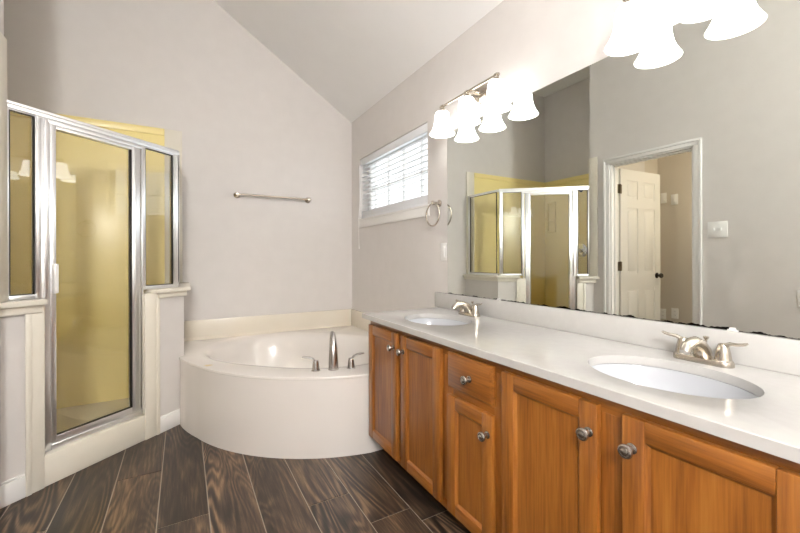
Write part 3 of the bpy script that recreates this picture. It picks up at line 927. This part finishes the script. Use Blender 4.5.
# faucets (centre-set, two levers)
def make_faucet(y, label):
    x, z = -0.078, CTZ
    t = thing('sink_faucet', (x, y, z), label, 'faucet', 'two lever sink faucets')
    mb = MB()
    rs = []
    for k, h in ((1.0, 0.0), (1.0, 0.010), (0.94, 0.015), (0.80, 0.017)):
        ring = []
        for i in range(40):
            a = 2*PI*i/40
            ring.append(Vector((x+0.027*k*math.cos(a), y+(0.052*(1 if math.sin(a) > 0 else -1)*(abs(math.sin(a)) > 1e-6))+0.026*k*math.sin(a), z+h)))
        rs.append(ring)
    mb.rings(rs)
    mb.build('base_plate', 'nickel', t)
    mb = MB()
    pts = [(0.006, 0.012), (0.0, 0.034), (-0.020, 0.054), (-0.048, 0.066), (-0.078, 0.066), (-0.100, 0.056), (-0.110, 0.043)]
    mb.tube([(x+a, y, z+h) for a, h in pts], [0.025, 0.0235, 0.021, 0.0185, 0.0165, 0.0150, 0.0135], 18, 1.0, (0, 1, 0))
    mb.build('spout', 'nickel', t)
    mb = MB(); mb.tube([(x+0.018, y, z+0.015), (x+0.022, y, z+0.045), (x+0.024, y, z+0.066)], [0.0035, 0.0035, 0.0035], 10, 1.0, (0, 1, 0))
    mb.lathe([(0, 0), (0.004, 0), (0.008, 0.006), (0.008, 0.010), (0.0, 0.012)], (x+0.0243, y, z+0.066), 'z', 14)
    mb.build('lift_rod', 'nickel', t)
    for sg in (1, -1):
        mb = MB()
        yy = y+sg*0.052
        mb.lathe([(0, 0.014), (0.0235, 0.014), (0.0235, 0.017), (0.021, 0.019), (0.018, 0.040), (0.0145, 0.058), (0.011, 0.066), (0, 0.069)], (x, yy, z), 'z', 24)
        mb.tube([(x, yy, z+0.060), (x-0.003, yy+sg*0.018, z+0.069), (x-0.004, yy+sg*0.038, z+0.070), (x-0.005, yy+sg*0.050, z+0.073), (x-0.005, yy+sg*0.058, z+0.077)], [0.011, 0.010, 0.0085, 0.0078, 0.005], 12, 0.6)
        mb.build('handle', 'nickel', t)
    return t
f1 = make_faucet(-1.885, 'brushed nickel faucet behind the far oval sink, nearer the window')
copy_thing(f1, (0, -1.10, 0), 'brushed nickel faucet behind the near right oval sink')

# ------------------------------------------------------------------ wall mirror
MY0, MY1 = VY0+0.0, -1.592
mir = thing('wall_mirror', (-0.004, (MY0+MY1)/2, MIR_Z0), 'wide frameless wall mirror above the vanity, black spots along its bottom edge', 'mirror')
mb = MB(); mb.box(-0.007, -0.0015, MY0, MY1, MIR_Z0, MIR_Z1)
mb.build('mirror_glass', 'mirror', mir, smooth=False)
for yy in (-2.045, -3.036):
    mb = MB(); mb.box(-0.011, -0.0015, yy-0.014, yy+0.014, MIR_Z0-0.001, MIR_Z0+0.004, 0.001); mb.box(-0.0115, -0.0085, yy-0.009, yy+0.009, MIR_Z0, MIR_Z0+0.010, 0.0015)
    mb.build('mirror_clip', 'plastic', mir)

# ------------------------------------------------------------------ vanity lights
def bell(mb, x, y, zt):
    prof = [(0.018, 0.0), (0.036, -0.004), (0.042, -0.014), (0.045, -0.035), (0.047, -0.060), (0.052, -0.085), (0.060, -0.108), (0.070, -0.126), (0.077, -0.137),
            (0.0745, -0.137), (0.067, -0.125), (0.057, -0.107), (0.049, -0.085), (0.044, -0.06), (0.042, -0.035), (0.039, -0.014), (0.033, -0.007), (0.018, -0.004)]
    c = Vector((x, y, zt)); rs = []
    for r, h in prof:
        rs.append([c+Vector((r*math.cos(2*PI*i/36), r*math.sin(2*PI*i/36), h)) for i in range(36)])
    rs.append(rs[0])
    mb.rings(rs, False, False)
    bmesh.ops.remove_doubles(mb.bm, verts=mb.bm.verts[:], dist=1e-6)
def vanity_light(yc, label):
    zb = 2.036; xb = -0.102; sp = 0.2295
    t = thing('vanity_light', (0, yc, zb), label, 'wall light', 'three shade vanity lights')
    mb = MB(); mb.lathe([(0.0, 0.0), (0.058, 0.0), (0.058, -0.008), (0.05, -0.016), (0.028, -0.024), (0, -0.024)], (0, yc, zb+0.015), 'x', 36, 1.35, 1.0)
    mb.build('backplate', 'nickel', t)
    mb = MB(); mb.tube([(-0.02, yc, zb+0.015), (-0.06, yc, zb+0.008), (xb, yc, zb)], [0.012, 0.010, 0.009], 14)
    mb.tube([(-0.02, yc+0.03, zb+0.0), (-0.05, yc+0.045, zb-0.02), (-0.08, yc+0.03, zb-0.012), (xb, yc+0.012, zb)], 0.005, 10)
    mb.build('arm', 'nickel', t)
    mb = MB(); mb.tube([(xb, yc-sp-0.018, zb), (xb, yc+sp+0.018, zb)], 0.0075, 14)
    for k in (-1, 0, 1):
        mb.lathe([(0, -0.009), (0.0115, -0.008), (0.0125, 0.0), (0.0115, 0.008), (0, 0.009)], (xb, yc+k*sp, zb), 'y', 16)
    mb.build('bar', 'nickel', t)
    for k in (1, 0, -1):
        mb = MB(); mb.lathe([(0, 0.0), (0.012, -0.004), (0.014, -0.014), (0.024, -0.022), (0.033, -0.032), (0.037, -0.044), (0.0, -0.044)], (xb, yc+k*sp, zb-0.002), 'z', 24)
        cup = mb.build('socket_cup', 'nickel', t)
        mb = MB(); bell(mb, xb, yc+k*sp, zb-0.030)
        mb.build('lamp_shade', 'shade', t, angle=60)
    return t
v1 = vanity_light(-1.898, 'three shade nickel vanity light over the far sink, beside the window')
copy_thing(v1, (0, -1.111, 0), 'three shade nickel vanity light over the near right sink, cut by the picture top')

# ------------------------------------------------------------------ towel bar, towel ring, plates
t = thing('towel_bar', (-0.757, -0.04, 1.665), 'long nickel towel bar on the back wall above the tub', 'towel bar')
mb = MB(); mb.tube([(-1.066, -0.066, 1.665), (-0.449, -0.066, 1.665)], 0.0085, 14)
mb.build('bar', 'nickel', t)
for xx in (-1.066, -0.449):
    mb = MB(); mb.lathe([(0, 0), (0.026, 0), (0.026, -0.006), (0.018, -0.012), (0.011, -0.018), (0.0105, -0.058), (0.015, -0.066), (0.014, -0.076), (0, -0.079)], (xx, 0, 1.665), 'y', 24)
    mb.build('post', 'nickel', t)
t = thing('towel_ring', (0, -1.497, 1.475), 'nickel towel ring on the right wall between window and mirror', 'towel ring')
mb = MB(); mb.lathe([(0, 0), (0.024, 0), (0.024, -0.006), (0.016, -0.012), (0.010, -0.018), (0.010, -0.045), (0.014, -0.052), (0.013, -0.062), (0, -0.065)], (0, -1.497, 1.478), 'x', 24)
mb.build('post', 'nickel', t)
mb = MB()
mb.tube([(-0.054, -1.497+0.074*math.sin(2*PI*i/40), 1.402+0.074*math.cos(2*PI*i/40)) for i in range(40)], 0.005, 10, closed=True, up=(1, 0, 0))
mb.build('ring', 'nickel', t)

def plate(name, label, cat, face, pos, w, h, kind, group=None):
    """face: '-x' on the right wall, '+x' on left hand walls"""
    sg = -1 if face == '-x' else 1
    x, y, z = pos
    t = thing(name, (x, y, z), label, cat, group)
    mb = MB(); mb.box(x, x+sg*0.006, y-w/2, y+w/2, z-h/2, z+h/2, 0.002)
    mb.build('cover_plate', 'plastic', t)
    if kind == 'switch2':
        for dy in (-0.023, 0.023):
            mb = MB(); mb.box(x+sg*0.005, x+sg*0.016, y+dy-0.005, y+dy+0.005, z-0.010, z+0.012, 0.002)
            mb.build('toggle', 'plastic', t)
    elif kind == 'outlet':
        for dz in (-0.02, 0.02):
            mb = MB(); mb.lathe([(0, 0.005), (0.0165, 0.005), (0.0165, 0.0075), (0, 0.0075)] if sg > 0 else [(0, -0.005), (0.0165, -0.005), (0.0165, -0.0075), (0, -0.0075)], (x, y, z+dz), 'x', 20)
            s = mb.build('socket', 'plastic', t)
            mb = MB()
            for dy in (-0.006, 0.006):
                mb.box(x+sg*0.0068, x+sg*0.0079, y+dy-0.001, y+dy+0.001, z+dz-0.003, z+dz+0.006)
            mb.build('slots', 'slot', s)
    elif kind == 'rocker':
        mb = MB(); mb.box(x+sg*0.005, x+sg*0.011, y-0.016, y+0.016, z-0.033, z+0.033, 0.002)
        mb.build('rocker', 'plastic', t)
    return t
plate('wall_outlet', 'white outlet on the right wall tucked against the mirror edge', 'outlet', '-x', (0, -1.545, 1.158), 0.064, 0.116, 'rocker')
plate('light_switch', 'white double toggle light switch beside the doorway, seen in the mirror', 'light switch', '+x', (XC, -2.194, 1.335), 0.128, 0.126, 'switch2')
plate('wall_outlet', 'white outlet low on the left wall at the mirror right edge', 'outlet', '+x', (XC, -2.672, 0.835), 0.070, 0.116, 'outlet')
for i, (yy, zz, w, h, kd, nm, lb, ct) in enumerate((
        (-1.305, 1.785, 0.06, 0.115, 'rocker', 'wall_switch', 'upper white plate in the small room, nearer the open door edge', 'switch'),
        (-1.413, 1.755, 0.07, 0.115, 'rocker', 'wall_switch', 'upper white plate in the small room, nearer the doorway side', 'switch'),
        (-1.295, 0.48, 0.06, 0.115, 'outlet', 'wall_outlet', 'low white outlet in the small room, nearer the open door edge', 'outlet'),
        (-1.415, 0.50, 0.07, 0.115, 'outlet', 'wall_outlet', 'low white outlet in the small room, nearer the doorway side', 'outlet'))):
    plate(nm, lb, ct, '+x', (XH, yy, zz), w, h, kd, 'plates on the small room wall')

# ------------------------------------------------------------------ added fill globe and hall ceiling lamp (out of the picture)
def dome_lamp(name, x, y, z, r, mat, label):
    t = thing(name, (x, y, z), label, 'ceiling light')
    mb = MB(); mb.lathe([(0, 0), (r*1.05, 0), (r*1.05, -0.02), (r*0.98, -0.025), (0, -0.025)], (x, y, z), 'z', 36)
    mb.build('lamp_base', 'nickel', t)
    mb = MB(); mb.lathe([(r*0.97, -0.0255), (r*0.95, -0.04), (r*0.8, -0.07), (r*0.5, -0.092), (0.001, -0.1)], (x, y, z), 'z', 36)
    mb.build('dome_shade', mat, t)
t = thing('ceiling_light', (-1.95, -4.85, CEIL_HIGH), 'round glass globe light hanging from the high ceiling behind the viewer', 'ceiling light')  # added lamp, never in view, lifts the room light from behind
mb = MB(); mb.lathe([(0, 0), (0.07, 0), (0.065, -0.02), (0.012, -0.03), (0.010, -0.89), (0.05, -0.895), (0.055, -0.925), (0, -0.926)], (-1.95, -4.85, CEIL_HIGH), 'z', 28)
mb.build('lamp_stem', 'nickel', t)
mb = MB(); mb.lathe([(max(0.001, 0.2*math.sin(PI*i/18)), -1.12+0.2*math.cos(PI*i/18)) for i in range(19)], (-1.95, -4.85, CEIL_HIGH), 'z', 32, caps=False)
mb.build('globe_shade', 'dome', t)
dome_lamp('ceiling_light', -2.75, -2.55, 2.44, 0.13, 'hall_dome', 'round warm ceiling light in the small room beyond the doorway')
